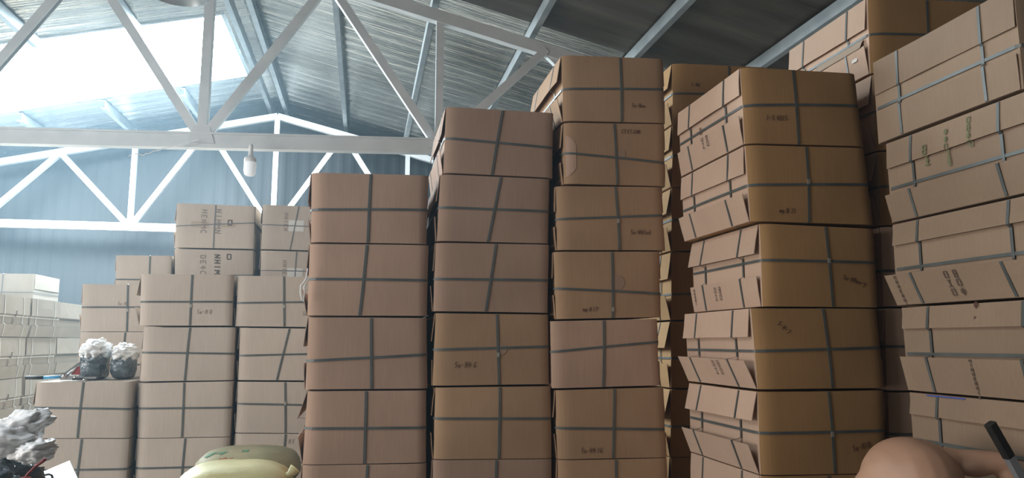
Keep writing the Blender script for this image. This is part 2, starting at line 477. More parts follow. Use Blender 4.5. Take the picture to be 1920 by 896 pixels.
# ------------------------------------------------------------------ cartons
G7 = {  # pen strokes on a unit cell
 '0': [[(.2, .1), (.1, .5), (.25, .9), (.6, .85), (.65, .4), (.45, .08), (.2, .1)]], '1': [[(.4, .95), (.3, .05)]],
 '2': [[(.1, .75), (.3, .95), (.55, .75), (.1, .1), (.65, .12)]], '4': [[(.45, .95), (.1, .4), (.7, .45)], [(.5, .7), (.42, .0)]],
 '5': [[(.6, .95), (.2, .9), (.15, .55), (.5, .5), (.5, .15), (.1, .1)]], '6': [[(.65, .95), (.2, .6), (.12, .15), (.45, .05), (.6, .35), (.2, .4)]],
 '7': [[(.1, .9), (.65, .92), (.3, .05)]], '8': [[(.35, .5), (.15, .8), (.5, .95), (.55, .65), (.15, .25), (.35, .03), (.6, .25), (.35, .5)]],
 'H': [[(.15, .95), (.1, .05)], [(.1, .5), (.6, .52)], [(.6, .95), (.55, .05)]], 'E': [[(.6, .9), (.15, .88), (.12, .08), (.6, .1)], [(.12, .5), (.5, .5)]],
 'T': [[(.05, .9), (.7, .9)], [(.38, .9), (.34, .05)]], 'C': [[(.6, .85), (.3, .95), (.1, .5), (.25, .08), (.6, .15)]], 'M': [[(.05, .05), (.1, .9), (.35, .4), (.6, .92), (.65, .05)]],
 'B': [[(.1, .05), (.12, .95), (.5, .85), (.45, .55), (.12, .5), (.55, .4), (.5, .1), (.1, .05)]], 'm': [[(.05, .1), (.08, .6), (.25, .5), (.28, .15), (.32, .6), (.5, .55), (.55, .1)]],
 'o': [[(.2, .1), (.12, .35), (.3, .55), (.5, .35), (.35, .08), (.2, .1)]], 'p': [[(.15, .6), (.1, -.2)], [(.12, .55), (.45, .55), (.42, .2), (.12, .15)]],
 'y': [[(.1, .6), (.3, .25)], [(.6, .65), (.1, -.25)]], '-': [[(.1, .45), (.55, .5)]], '.': [[(.2, .05), (.3, .12)]], ',': [[(.3, .2), (.15, -.15)]],
 'L': [[(.15, .95), (.1, .1), (.55, .15)]], '/': [[(.6, .95), (.1, .05)]], '#': [[(.25, .9), (.2, .1)], [(.5, .9), (.45, .1)], [(.05, .65), (.65, .7)], [(.05, .3), (.65, .35)]],
 'A': [[(.05, .05), (.35, .95), (.62, .05)], [(.18, .4), (.52, .4)]], 'D': [[(.12, .05), (.12, .92), (.5, .8), (.6, .4), (.45, .1), (.12, .05)]],
 'I': [[(.35, .95), (.33, .05)]], 'N': [[(.1, .05), (.12, .92), (.55, .08), (.6, .95)]], '口': [[(.1, .1), (.1, .9), (.65, .9), (.65, .1), (.1, .1)]],
 '工': [[(.1, .9), (.65, .9)], [(.37, .9), (.37, .1)], [(.05, .1), (.7, .1)]], '中': [[(.1, .3), (.1, .75), (.65, .75), (.65, .3), (.1, .3)], [(.37, 1), (.37, 0)]],
 '木': [[(.05, .7), (.7, .7)], [(.37, 1), (.37, 0)], [(.37, .65), (.05, .2)], [(.37, .65), (.7, .2)]], '日': [[(.15, 0), (.15, .95), (.6, .95), (.6, 0), (.15, 0)], [(.15, .5), (.6, .5)]],
 '王': [[(.1, .95), (.65, .95)], [(.1, .5), (.65, .5)], [(.05, .05), (.7, .05)], [(.37, .95), (.37, .05)]],
}


def write(mb, S, text, o, ex, ey, size, pen, normal=None, slant=0.0, xs=1.0):
    """pen strokes on a surface: S(a, b, off) -> point; o = origin in (a, b) metres; ex, ey = text axes"""
    x = 0
    for ch in text:
        for st in G7.get(ch, []):
            pts = []
            for k in range(len(st)-1):
                a, b = st[k], st[k+1]
                for q in range(3): pts.append((a[0]+(b[0]-a[0])*q/3, a[1]+(b[1]-a[1])*q/3))
            pts.append(st[-1])
            W = []
            for px, py in pts:
                X = (x+px+slant*py)*size*xs; Y = py*size
                W.append((o[0]+ex[0]*X+ey[0]*Y, o[1]+ex[1]*X+ey[1]*Y))
            P = [S(a, b, .0022) for a, b in W]; Q = [S(a, b, .0032) for a, b in W]
            N = [(q-p).normalized() for p, q in zip(P, Q)]
            T = [(P[min(i+1, len(P)-1)]-P[max(i-1, 0)]).normalized() for i in range(len(P))]
            mb.ribbon(P, [t.cross(n).normalized() for t, n in zip(T, N)], N, pen, .0006)
        x += .85 if ch != ' ' else .45


rng = random.Random(5)
LEN = .78


class Carton:
    def __init__(s, name, label, Q, group, L=LEN, board='pink', strap='strap', vs=(.5, .5), hs=(.5, .5), girth=(.22, .78), sides='LR',
                 tilt=None, grp=True, detail=True, front_strap=True, seal=None, kink=0.0, flap=(.60, .36), cat='carton', round_l=.018, bulge=.006, sagTL=0, flapboard=None):
        TL, TR, BL, BR = [Vector(q) for q in Q]
        g = .0025
        TL.z -= g; TR.z -= g; BL.z += g; BR.z += g
        s.TL, s.TR, s.BL, s.BR = TL, TR, BL, BR
        U = (TR-TL+BR-BL); U.z = 0; s.U = U.normalized(); s.D = Vector((-s.U.y, s.U.x, 0)); s.L = L
        s.W = ((TR-TL).length+(BR-BL).length)/2; s.H = ((TL-BL).length+(TR-BR).length)/2
        s.rl = round_l; s.rr = round_l*.6; s.bulge = bulge; s.seed = Vector((rng.random()*50, rng.random()*50, rng.random()*50))
        base = (BL+BR)/2+s.D*L/2
        s.root = empty(name, base, label, cat, group)
        s.m = M[board]; s.mf = M[flapboard or board]; s.mb = M[strap]; s.sw = .013 if strap == 'strap' else .010
        s.vs, s.hs, s.girth = vs, hs, girth
        s.tilt = list(tilt) if tilt else [rng.uniform(.004, .016), rng.uniform(.004, .016), 0, 0]
        if not tilt or strap == 'strap': s.tilt[2:] = [rng.uniform(.001, .005), rng.uniform(.001, .005)]
        s.flapv = flap; s.sides = sides
        s.body()
        for k, side in enumerate('LR'):
            if side in sides: s.flaps(side, s.tilt[2*k], s.tilt[2*k+1])
        s.straps(front_strap, seal, kink)

    def base(s, u, v, w):
        f = (s.BL*(1-u)+s.BR*u)*(1-v)+(s.TL*(1-u)+s.TR*u)*v
        ww = w*s.L
        if s.rl:
            for e, r in ((u/.09, s.rl), ((1-u)/.06, s.rr)):
                if e < 1: ww += r*(1-max(e, 0))**2*(1-w)
                if e < 1: ww -= .5*r*(1-max(e, 0))**2*w
        p = f+s.D*ww
        e = noise.noise_vector(p*3.1+s.seed)*.0035
        e.z *= .35
        bf = math.sin(math.pi*min(max(u, 0), 1))*math.sin(math.pi*min(max(v, 0), 1))
        p = p+e-s.D*(s.bulge*bf*(1-2*w))
        return p

    def front(s, a, b, off=0):               # metres from bottom left
        return s.base(a/s.W, b/s.H, 0)-s.D*off

    def so(s, side, v):                      # outline of the flapped side: distance outwards at height v
        k = 0 if side == 'L' else 2
        if side not in s.sides: return .002
        vu, vl = s.flapv
        if v >= vu: return .0045+s.tilt[k]*(1-v)/(1-vu)
        if v <= vl: return .005+s.tilt[k+1]*v/vl
        return .002

    def side(s, side, v, w, off):
        sg = -1 if side == 'L' else 1
        bl = math.sin(math.pi*min(max(w, 0), 1))*math.sin(math.pi*min(max(v, 0), 1))*.002
        return s.base(0 if side == 'L' else 1, v, w)+s.U*sg*(off+bl)

    def body(s):
        m = MB()

        def grid(fn, n1, n2):
            vs = [fn(i/n1, j/n2) for i in range(n1+1) for j in range(n2+1)]
            fs = [(i*(n2+1)+j, i*(n2+1)+j+1, (i+1)*(n2+1)+j+1, (i+1)*(n2+1)+j) for i in range(n1) for j in range(n2)]
            m.add(vs, fs, True)
        e = lambda t: .5-.5*math.cos(math.pi*t)
        grid(lambda a, b: s.base(e(a), b, 0), 16, 8)
        grid(lambda a, b: s.base(e(1-a), b, 1), 8, 4)
        m.cur = 1
        grid(lambda a, b: s.base(0, 1-a, e(b)), 4, 8)
        grid(lambda a, b: s.base(1, a, e(b)), 4, 8)
        m.cur = 0
        grid(lambda a, b: s.base(e(a), 1, b), 16, 6)
        grid(lambda a, b: s.base(e(1-a), 0, b), 16, 6)
        o = m.build('body', [s.m, s.mf], s.root); fixn(o)
        s.bodyo = o

    def flaps(s, side, tu, tl):
        sg = -1 if side == 'L' else 1
        vu, vl = s.flapv
        for nm, (va, vb, t) in (('upper_flap', (.998, vu, tu)), ('lower_flap', (.002, vl, tl))):
            m = MB(); n = 8; wa, wb = .004+rng.random()*.012, .996-rng.random()*.012
            rows = []
            skew = rng.uniform(-.012, .012)
            for k in range(3):                # hinge, middle, free edge
                q = k/2
                for lay in (0, 1):
                    row = []
                    for i in range(n+1):
                        w = wa+(wb-wa)*i/n
                        v = va+(vb+skew*(i/n-.5)*2*q-va)*q
                        wob = noise.noise(Vector((i*.9, k, lay*.01))+s.seed)*.004*q
                        row.append(s.side(side, v, w, .0015+t*q+wob+.0035*lay))
                    rows.append(row)
            vs = [p for r_ in rows for p in r_]; N = n+1; fs = []
            for k in (0, 1):
                a, b, c, d = (2*k)*N, (2*k+2)*N, (2*k+1)*N, (2*k+3)*N
                for i in range(n):
                    fs.append((a+i, b+i, b+i+1, a+i+1)); fs.append((c+i, c+i+1, d+i+1, d+i))
                fs.append((a, c, d, b)); fs.append((a+n, b+n, d+n, c+n))
            for i in range(n):
                fs.append((i, i+1, N+i+1, N+i)); fs.append((4*N+i, 5*N+i, 5*N+i+1, 4*N+i+1))
            m.add(vs, fs)
            o = m.build(nm, s.mf, s.root); fixn(o)

    def straps(s, front_strap, seal, kink):
        sw = s.sw; th = .0012
        ul, ur = s.vs[1], s.vs[0]; vl, vr = s.hs
        uc = (ul+ur)/2; vc = (vl+vr)/2+kink
        # horizontal loop
        P = []; N = []; S = []
        up = Vector((0, 0, 1))

        def add(p, n, sd): P.append(p); N.append(n); S.append(sd)
        for i in range(27):
            u = .004+.992*(.5-.5*math.cos(math.pi*i/26)); v = vl+(vc-vl)*u/uc if u < uc else vc+(vr-vc)*(u-uc)/(1-uc)
            add(s.base(u, v, 0)-s.D*.002, -s.D, up)
        o = .0015+s.so('R', vr)
        for i in range(7): add(s.side('R', vr, .02+.96*i/6, o+.001), s.U, up)
        for i in range(5): add(s.base(.98-.96*i/4, vr+(vl-vr)*i/4, 1)+s.D*.0015, s.D, up)
        o = .0015+s.so('L', vl)
        for i in range(7): add(s.side('L', vl, .98-.96*i/6, o+.001), -s.U, up)
        m = MB(); m.ribbon(P, S, N, sw, th, True); m.build('strap', s.mb, s.root)
        # lengthwise loop over front, top, back, bottom
        P = []; N = []; S = []
        nb = s.U
        if front_strap:
            for i in range(9):
                v = .01+.98*i/8; add(s.base(ul+(ur-ul)*v, v, 0)-s.D*(.0015+.0014), -s.D, nb)
            for i in range(5): add(s.base(ur, 1, .01+.98*i/4)+up*.0006, up, nb)
            for i in range(5): add(s.base(ur+(ul-ur)*i/4, .99-.98*i/4, 1)+s.D*.003, s.D, nb)
            for i in range(5): add(s.base(ul, 0, .99-.98*i/4)-up*.0006, -up, nb)
            m = MB(); m.ribbon(P, S, N, sw, th, True); m.build('strap', s.mb, s.root)
        if seal is not None:
            u = ul+(ur-ul)*seal; m = MB(); c = s.base(u, seal, 0)-s.D*.005
            m.box(c, (sw*1.15, .003, .024)); m.build('strap_seal', M['seal'], s.root)
        # girth loops
        for gw in s.girth:
            P = []; N = []; S = []
            for side, sg in (('L', -1), ('R', 1)):
                vs_ = [.01, .15, s.flapv[1], s.flapv[1]+.03, .5, s.flapv[0]-.03, s.flapv[0], .8, .99]
                seq = vs_ if side == 'L' else list(reversed(vs_))
                for v in seq:
                    add(s.side(side, v, gw, .0032+s.so(side, v)), s.U*sg, s.D)
                if side == 'L':
                    for i in range(5): add(s.base(.02+.96*i/4, 1, gw)+up*.0006, up, s.D)
                else:
                    for i in range(5): add(s.base(.98-.96*i/4, 0, gw)-up*.0006, -up, s.D)
            m = MB(); m.ribbon(P, S, N, sw, th, True); m.build('strap', s.mb, s.root)

    # --- marks
    def scribble(s, text, u, v, size=.04, ang=0.0, ink='ink', pen=.0038, slant=.15, name='handwriting'):
        hand = name == 'handwriting'; xs = .62 if hand else 1.0
        if hand: size *= .78; pen = .0026
        m = MB(); ca, sa = math.cos(ang), math.sin(ang)
        write(m, s.front, text, (u*s.W, v*s.H), (ca, sa), (-sa, ca), size, pen, slant=slant, xs=xs)
        m.build(name, M[ink], s.root)

    def side_text(s, side, text, w, v, size, vert=True, ink='ink_black', pen=.0035, name='printed_text', mirror=False):
        """print on the flapped side, lines stacked downwards"""
        m = MB()

        def S(a, b, off):
            return s.side(side, b/s.H, a/s.L, s.so(side, b/s.H)+.0035+off)
        dx = -1 if side == 'L' else 1
        if vert:
            for i, ch in enumerate(text): write(m, S, ch, (w*s.L, v*s.H-i*size*1.15), (dx, 0), (0, 1), size, pen)
        else: write(m, S, text, (w*s.L, v*s.H), (dx, 0), (0, 1), size, pen)
        m.build(name, M[ink], s.root)

    def patch(s, u0, v0, u1, v1, material, name):
        m = MB(); n = 4; vs = []
        for lay in (.001, .0018):
            for j in range(n+1):
                for i in range(n+1): vs.append(s.base(u0+(u1-u0)*i/n, v0+(v1-v0)*j/n, 0)-s.D*lay)
        N = (n+1)**2; fs = []
        for j in range(n):
            for i in range(n):
                a = j*(n+1)+i; fs.append((N+a, N+a+1, N+a+n+2, N+a+n+1)); fs.append((a, a+n+1, a+n+2, a+1))
        for i in range(n):
            fs += [(i, i+1, N+i+1, N+i), (n*(n+1)+i, N+n*(n+1)+i, N+n*(n+1)+i+1, n*(n+1)+i+1)]
            a = i*(n+1); fs += [(a, N+a, N+a+n+1, a+n+1), (a+n, a+2*n+1, N+a+2*n+1, N+a+n)]
        m.add(vs, fs); fixn(m.build(name, M[material], s.root))

    def disc(s, u, v, r, material, name):
        m = MB(); pts = [s.front(u*s.W+r*math.cos(a*math.pi/9), v*s.H+r*math.sin(a*math.pi/9), .0012) for a in range(18)]
        q = [p-s.D*.0005 for p in pts]; m.add(pts+q, [tuple(range(18, 36))]+[(i, (i+1) % 18, 18+(i+1) % 18, 18+i) for i in range(18)])
        m.build(name, M[material], s.root)

    def scuff(s, u0, v0, v1, bulge, material, name):
        m = MB(); n = 14; vs = []
        for i in range(n+1):
            t = i/n; v = v0+(v1-v0)*t; w = bulge*min(1, 1.35*math.sin(math.pi*t)**.7)
            for k in range(6): vs.append(s.base(u0+w*k/5, v, 0)-s.D*.0016)
        m.add(vs, [(i*6+k, i*6+k+1, i*6+k+7, i*6+k+6) for i in range(n) for k in range(5)], True)
        fixn(m.build(name, M[material], s.root))

    def side_patch(s, side, w0, v0, w1, v1, material, name):
        m = MB(); pts = [s.side(side, v, w, s.so(side, v)+.0055) for w, v in ((w0, v0), (w1, v0), (w1, v1), (w0, v1))]
        sg = s.U*(-1 if side == 'L' else 1)*.0008
        m.add(pts+[p+sg for p in pts], [(0, 1, 2, 3), (7, 6, 5, 4), (0, 4, 5, 1), (1, 5, 6, 2), (2, 6, 7, 3), (3, 7, 4, 0)])
        fixn(m.build(name, M[material], s.root))


def uvs(px, Y):
    """pixel table row -> corners + strap fractions"""
    xTL, yTL, xTR, yTR, xBL, yBL, xBR, yBR, xt, xb, yl, yr = px
    Q = [atY(xTL, yTL, Y), atY(xTR, yTR, Y), atY(xBL, yBL, Y), atY(xBR, yBR, Y)]
    return Q, ((xt-xTL)/(xTR-xTL), (xb-xBL)/(xBR-xBL)), ((yBL-yl)/(yBL-yTL), (yBR-yr)/(yBR-yTR))


def column(Y, rows, group, fill_labels, fill_name='strapped_carton', **kw):
    out = []
    fill_labels = [lab if lab != HID else ('lowest of the '+group+', below the picture' if fill_labels.count(HID) == 1 else 'hidden lower one of the '+group) for lab in fill_labels]
    for row in rows:
        px, label, o = row[0], row[1], dict(row[2]) if len(row) > 2 else {}
        Q, vs, hs = uvs(px, Y+o.pop('dy', 0)); a = dict(kw); a.update(o)
        out.append(Carton('strapped_carton', label, Q, group, vs=vs, hs=hs, **a))
    BL, BR = Q[2], Q[3]; n = len(fill_labels)
    for i, lab in enumerate(fill_labels):
        t0, t1 = 1-i/n, 1-(i+1)/n
        q = [Vector((BL.x, BL.y, BL.z*t0)), Vector((BR.x, BR.y, BR.z*t0)), Vector((BL.x, BL.y, BL.z*t1)), Vector((BR.x, BR.y, BR.z*t1))]
        a = dict(kw); a['vs'] = (.52, .5); a['hs'] = (.48, .48)
        out.append(Carton(fill_name, lab, q, group, **a))
    return out


HID = 'plain strapped carton at the foot of its stack, below what the camera sees'
# D: front stack with its top under the near truss
cD = column(4.08, [
    ((583, 322, 803, 328, 583, 454, 800, 458, 694, 687, 393, 394), 'top carton of the plain stack left of centre, just under the roof truss'),
    ((580, 456, 804, 459, 576, 592, 801, 593, 687, 672, 523, 526), 'second carton down in the plain stack left of centre, white twine curl at its left', dict(tilt=[.012, .03, .01, .01])),
    ((578, 594, 800, 595, 572, 731, 802, 729, 694, 694, 677, 665), 'third carton down in the plain stack left of centre, strap rising to the right', dict(tilt=[.02, .012, .01, .01])),
    ((576, 733, 800, 731, 566, 872, 799, 868, 684, 681, 804, 802), 'fourth carton down in the plain stack left of centre, beside the yellow sack', dict(tilt=[.04, .03, .01, .01])),
], 'cartons in the plain stack left of centre', ['cut-off bottom carton of the plain stack left of centre, right of the sacks', HID], sides='L', board='pink', round_l=.03)
# E
cE = column(4.07, [
    ((838, 199, 1038, 211, 832, 324, 1036, 334, 941, 920, 259, 278), 'top carton of the centre stack, lit white on its left flaps, slanted straps', dict(tilt=[.015, .02, .01, .01])),
    ((827, 326, 1031, 335, 820, 452, 1028, 457, 938, 913, 389, 397), 'second carton down in the centre stack, right of the top plain carton'),
    ((818, 454, 1030, 458, 813, 584, 1028, 587, 928, 908, 523, 526), 'third carton down in the centre stack, straps crossing right of middle'),
    ((818, 586, 1028, 589, 812, 724, 1030, 721, 930, 934, 656, 650), 'fourth carton down in the centre stack, handwriting at lower left and round stain', dict(board='kraft', seal=.42)),
    ((818, 726, 1033, 723, 813, 862, 1035, 860, 935, 933, 785, 785), 'fifth carton down in the centre stack, plain with a straight strap cross', dict(board='kraft')),
], 'cartons in the centre stack', ['cut-off bottom carton of the centre stack', HID], sides='L', board='dim_rosy')
cE[3].scribble('5o-H4 6', .17, .24, .045); cE[3].disc(.57, .50, .035, 'stain', 'round_stain')
# F
cF = column(4.05, [
    ((1055, 102, 1243, 110, 1058, 227, 1248, 231, 1161, 1164, 167, 168), 'top carton of the tallest centre stack, touching the roof line, white-lit flaps', dict(tilt=[.03, .03, .012, .012])),
    ((1058, 229, 1246, 232, 1060, 345, 1248, 350, 1150, 1157, 287, 306), 'second carton down in the tallest centre stack, dented left corner and red writing at top'),
    ((1045, 348, 1240, 350, 1047, 469, 1248, 470, 1152, 1160, 411, 404), 'third carton down in the tallest centre stack, writing at lower right', dict(seal=.45)),
    ((1040, 471, 1237, 471, 1045, 599, 1240, 595, 1146, 1147, 541, 551), 'fourth carton down in the tallest centre stack, brown round stain beside the strap', dict(seal=.13)),
    ((1034, 601, 1232, 597, 1036, 729, 1238, 723, 1130, 1129, 660, 641), 'fifth carton down in the tallest centre stack, unmarked with strap rising right', dict(board='pink', sides='R')),
    ((1044, 731, 1244, 725, 1048, 862, 1251, 858, 1150, 1148, 803, 805), 'sixth carton down in the tallest centre stack, writing at bottom edge'),
], 'cartons in the tallest centre stack', ['cut-off bottom carton of the tallest centre stack', HID], board='kraft')
cF[0].scribble('5o-Hoo', .66, .22, .036, ink='ink'); cF[1].scribble('CT ET 64M', .56, .83, .035)
cF[1].disc(.56, .50, .026, 'stain', 'round_stain'); cF[1].scuff(.012, .10, .80, .10, 'pink', 'painted_dent')  # light on the dented corner painted as a paler patch
cF[2].scribble('5o-H4/o6', .67, .24, .038); cF[3].scribble('mp H 17', .24, .10, .036); cF[3].disc(.58, .53, .042, 'stain', 'round_stain')
cF[5].scribble('5o-H4 16', .2, .08, .04)
# G behind, seen in the gap
cG = column(4.72, [
    ((1263, 118, 1440, 126, 1263, 232, 1440, 238, 1365, 1366, 175, 180), 'top carton of the recessed stack, showing between the two tallest stacks', dict(tilt=[.03, .03, .01, .01])),
    ((1263, 234, 1440, 240, 1262, 350, 1440, 354, 1360, 1360, 292, 296), 'second carton of the recessed stack, a narrow strip between two stacks', dict(tilt=[.02, .04, .01, .01])),
    ((1262, 352, 1440, 356, 1261, 470, 1440, 472, 1360, 1360, 412, 414), 'third carton of the recessed stack, a narrow strip between two stacks', dict(tilt=[.03, .03, .01, .01])),
    ((1261, 472, 1440, 474, 1260, 600, 1440, 600, 1360, 1360, 552, 550), 'fourth carton of the recessed stack, a narrow strip between two stacks', dict(tilt=[.02, .04, .01, .01])),
    ((1260, 602, 1440, 602, 1260, 728, 1440, 726, 1360, 1360, 672, 670), 'fifth carton of the recessed stack, its strap showing in the gap', dict(tilt=[.04, .02, .01, .01])),
    ((1260, 730, 1440, 728, 1260, 858, 1440, 854, 1360, 1360, 800, 798), 'sixth carton of the recessed stack, low in the gap', dict(tilt=[.04, .03, .01, .01])),
], 'cartons in the recessed stack', ['seventh carton of the recessed stack at the bottom of the gap', HID], board='ochre')
cG[0].scribble('L-H6', .18, .62, .04)
# H
cH = column(3.25, [
    ((1392, 125, 1604, 137, 1400, 269, 1621, 275, 1484, 1496, 198, 199), 'top carton of the stack with long flapped sides, marker writing left of the strap', dict(tilt=[.012, .02, .012, .012])),
    ((1400, 271, 1621, 277, 1410, 415, 1638, 422, 1508, 1515, 347, 347), 'second carton of the long-sided stack, dark red writing at lower middle', dict(seal=.53, tilt=[.012, .03, .01, .01])),
    ((1427, 418, 1640, 428, 1434, 575, 1648, 577, 1545, 1560, 488, 493), 'third carton of the long-sided stack, shifted right, faint writing at right', dict(seal=.57, tilt=[.03, .02, .01, .01])),
    ((1412, 577, 1645, 578, 1424, 731, 1660, 728, 1540, 1558, 659, 652), 'fourth carton of the long-sided stack, slanting writing at upper left', dict(tilt=[.02, .055, .01, .01])),
    ((1424, 734, 1658, 731, 1430, 892, 1664, 888, 1550, 1563, 813, 808), 'fifth carton of the long-sided stack, writing at lower right above the bare back', dict(seal=.48, tilt=[.03, .05, .01, .01])),
], 'cartons in the long-sided stack', ['cut-off bottom carton of the long-sided stack', HID], flapboard='rosy_lit', board='ochre', flap=(.64, .36))  # left light painted in: flaps and sides lighter than the ochre fronts
cH[0].scribble('1-5 4015', .17, .30, .038); cH[1].scribble('mp B 71', .22, .11, .036); cH[2].scribble('5o-H4oo-y', .68, .34, .036, -.25)
cH[3].scribble('5-H-7', .17, .80, .036, -.75); cH[4].scribble('5o-H10', .72, .26, .04, .2)
for c, w, v in ((cH[0], .55, .30), (cH[2], .6, .22), (cH[3], .45, .25)):
    c.side_text('L', '口工', w, v, .034); c.side_text('L', '日口', w-.07, v, .034)
cH[2].side_text('L', 'HNHNI', .93, .28, .016)
cH[0].side_text('L', '中木', .62, .50, .022, ink='ink')
# I behind J
cI = column(3.32, [
    ((1630, -7, 1852, 5, 1637, 136, 1862, 145, 1735, 1738, 64, 70), 'dark-fronted carton at the top right under the roof, taped left side toned as lit', dict(tilt=[.012, .02, .01, .01])),
    ((1640, 138, 1862, 147, 1648, 281, 1870, 287, 1742, 1748, 208, 214), 'second carton down behind the right-hand stack, mostly hidden in the gap', dict(tilt=[.03, .05, .01, .01])),
    ((1650, 283, 1870, 289, 1656, 422, 1875, 426, 1748, 1750, 350, 352), 'third carton down behind the right-hand stack, mostly hidden in the gap', dict(tilt=[.04, .03, .01, .01])),
    ((1657, 424, 1875, 428, 1662, 575, 1880, 577, 1760, 1765, 508, 510), 'fourth carton down behind the right-hand stack, strip with one strap in the gap', dict(board='rosy_lit', tilt=[.01, .01, .01, .01])),  # lighter board from here down, light in the gap put into the colour
    ((1664, 577, 1882, 578, 1668, 733, 1885, 731, 1762, 1766, 650, 650), 'fifth carton down behind the right-hand stack, torn flap edge in the gap', dict(board='rosy_lit', tilt=[.01, .01, .01, .01])),
    ((1670, 735, 1886, 733, 1674, 890, 1890, 886, 1768, 1770, 815, 812), 'sixth carton down behind the right-hand stack, just above the bare back', dict(board='rosy_lit', tilt=[.01, .01, .01, .01])),
], 'cartons behind the right-hand stack', ['seventh carton down behind the right-hand stack, hidden by the bent person', HID], flapboard='rosy_lit', board='ochre')  # flaps and sides coloured as lit, paler than the ochre fronts
cI[0].side_patch('L', .05, .36, .6, .48, 'tape', 'packing_tape')
cI[0].side_patch('L', .10, .22, .16, .44, 'sticker', 'painted_tape_glint')  # glare on the tape painted as a white patch

# J: right-hand stack, placed by its far left edge
XJ = 2.3


def jrow(a, b, label, **kw):
    T = atX(a[0], a[1], XJ+kw.pop('dx', 0)); B = atX(b[0], b[1], XJ+kw.pop('dxb', 0)); yf = (T.y+B.y)/2
    L = .78; W = .64; X = (T.x+B.x)/2
    Q = [Vector((X, yf-L, T.z)), Vector((X+W, yf-L, T.z)), Vector((X, yf-L, B.z)), Vector((X+W, yf-L, B.z))]
    o = dict(vs=(.5, .52), hs=(.52, .52), board='tan', girth=(.2, .79), round_l=.008); o.update(kw)
    return Carton('strapped_carton', label, Q, 'cartons in the right-hand stack', L=L, **o)


cJ = [jrow((1637, 118), (1645, 272), 'top carton of the right-hand stack, its long smooth side facing left', hs=(.42, .42), flap=(.60, .36), tilt=[.003, .003, .01, .01]),
      jrow((1661, 270), (1671, 419), 'second carton of the right-hand stack, columns of faded green print', hs=(.42, .42), flap=(.68, .34), tilt=[.010, .03, .01, .01]),
      jrow((1672, 421), (1683, 574), 'third carton of the right-hand stack, protruding lower flap with handling symbols', hs=(.44, .44), flap=(.74, .36), tilt=[.012, .055, .01, .01]),
      jrow((1688, 576), (1703, 732), 'fourth carton of the right-hand stack, row of small print on the lower flap', hs=(.44, .44), flap=(.74, .40), tilt=[.012, .03, .01, .01]),
      jrow((1704, 734), (1716, 893), 'fifth carton of the right-hand stack, blue tape strip at its top edge', hs=(.44, .44), flap=(.74, .36), tilt=[.012, .03, .01, .01])]
bz = (cJ[4].BL.z)
for i, lab in enumerate(['bottom carton of the right-hand stack behind the bare arm', 'lowest carton of the right-hand stack, standing on the floor below the picture']):
    z1 = bz*(1-i/2); z0 = bz*(1-(i+1)/2); X = cJ[4].BL.x; yf = cJ[4].BL.y
    Q = [Vector((X, yf, z1)), Vector((X+.64, yf, z1)), Vector((X, yf, z0)), Vector((X+.64, yf, z0))]
    cJ.append(Carton('strapped_carton', lab, Q, 'cartons in the right-hand stack', L=.78, board='tan', flap=(.74, .36), girth=(.2, .79), round_l=.008))
c = cJ[1]
c.side_text('L', '日王', .70, .70, .040, ink='ink_green', pen=.005)
c.side_text('L', '中木口王日', .54, .84, .027, ink='ink_green', pen=.004)
c.side_text('L', '口日木口', .39, .88, .027, ink='ink_green', pen=.004)
cJ[2].side_text('L', '口工口', .56, .25, .030, pen=.004); cJ[2].side_text('L', '日口中', .50, .25, .030, pen=.004)
cJ[2].side_text('L', 'HNHENHI', .92, .30, .017)
cJ[3].side_text('L', 'HINHENHIN', .50, .36, .015); cJ[3].side_text('L', '中,', .48, .94, .03, ink='ink')
cJ[4].side_patch('L', .60, .978, .86, .992, 'ink_blue', 'blue_tape')

# A, B, C: far-left front stacks
cA = column(5.72, [
    ((66, 716, 248, 714, 56, 822, 241, 822, 155, 144, 764, 767), 'top carton of the low left stack, carrying the grey bags and strapping tool', dict(round_l=.03)),
], 'cartons in the low left stack', ['second carton of the low left stack, behind the white tray', HID], sides='L', board='pale')
cB = column(5.76, [
    ((263, 513, 437, 514, 259, 611, 433, 611, 360, 355, 566, 566), 'top carton of the stack right of the bags, flared left flap, faint writing', dict(seal=.38, tilt=[.03, .035, .03, .03])),
    ((268, 613, 440, 613, 260, 716, 436, 713, 356, 345, 661, 663), 'second carton of the stack right of the bags, curved left edge', dict(tilt=[.004, .004, 0, 0])),
    ((258, 718, 436, 714, 256, 822, 430, 819, 345, 340, 766, 764), 'third carton of the stack right of the bags, strap cross near its middle', dict(tilt=[.003, .003, 0, 0])),
], 'cartons in the stack right of the bags', ['fourth carton of the stack right of the bags, touching the olive sack', HID], sides='L', board='pale', round_l=.03)
cB[0].scribble('5o-H 0', .62, .22, .045, ink='ink_grey')
cC = column(5.78, [
    ((446, 516, 622, 519, 441, 612, 618, 614, 532, 532, 568, 566), 'top carton of the recessed left stack, directly under the stickered cartons', dict(seal=.4)),
    ((450, 614, 626, 616, 446, 713, 622, 714, 542, 518, 667, 663), 'second carton of the recessed left stack, strongly slanted upright strap'),
    ((446, 715, 624, 716, 441, 812, 620, 813, 534, 534, 757, 760), 'third carton of the recessed left stack, above the olive sack', dict(seal=.58)),
], 'cartons in the recessed left stack', ['fourth carton of the recessed left stack, small writing, right above the olive sack', HID], sides='L', board='pale')
cC[3].scribble('H E', .55, .82, .045, ink='ink_grey'); cC[0].scribble('5o-H', .70, .22, .045, ink='ink_grey')

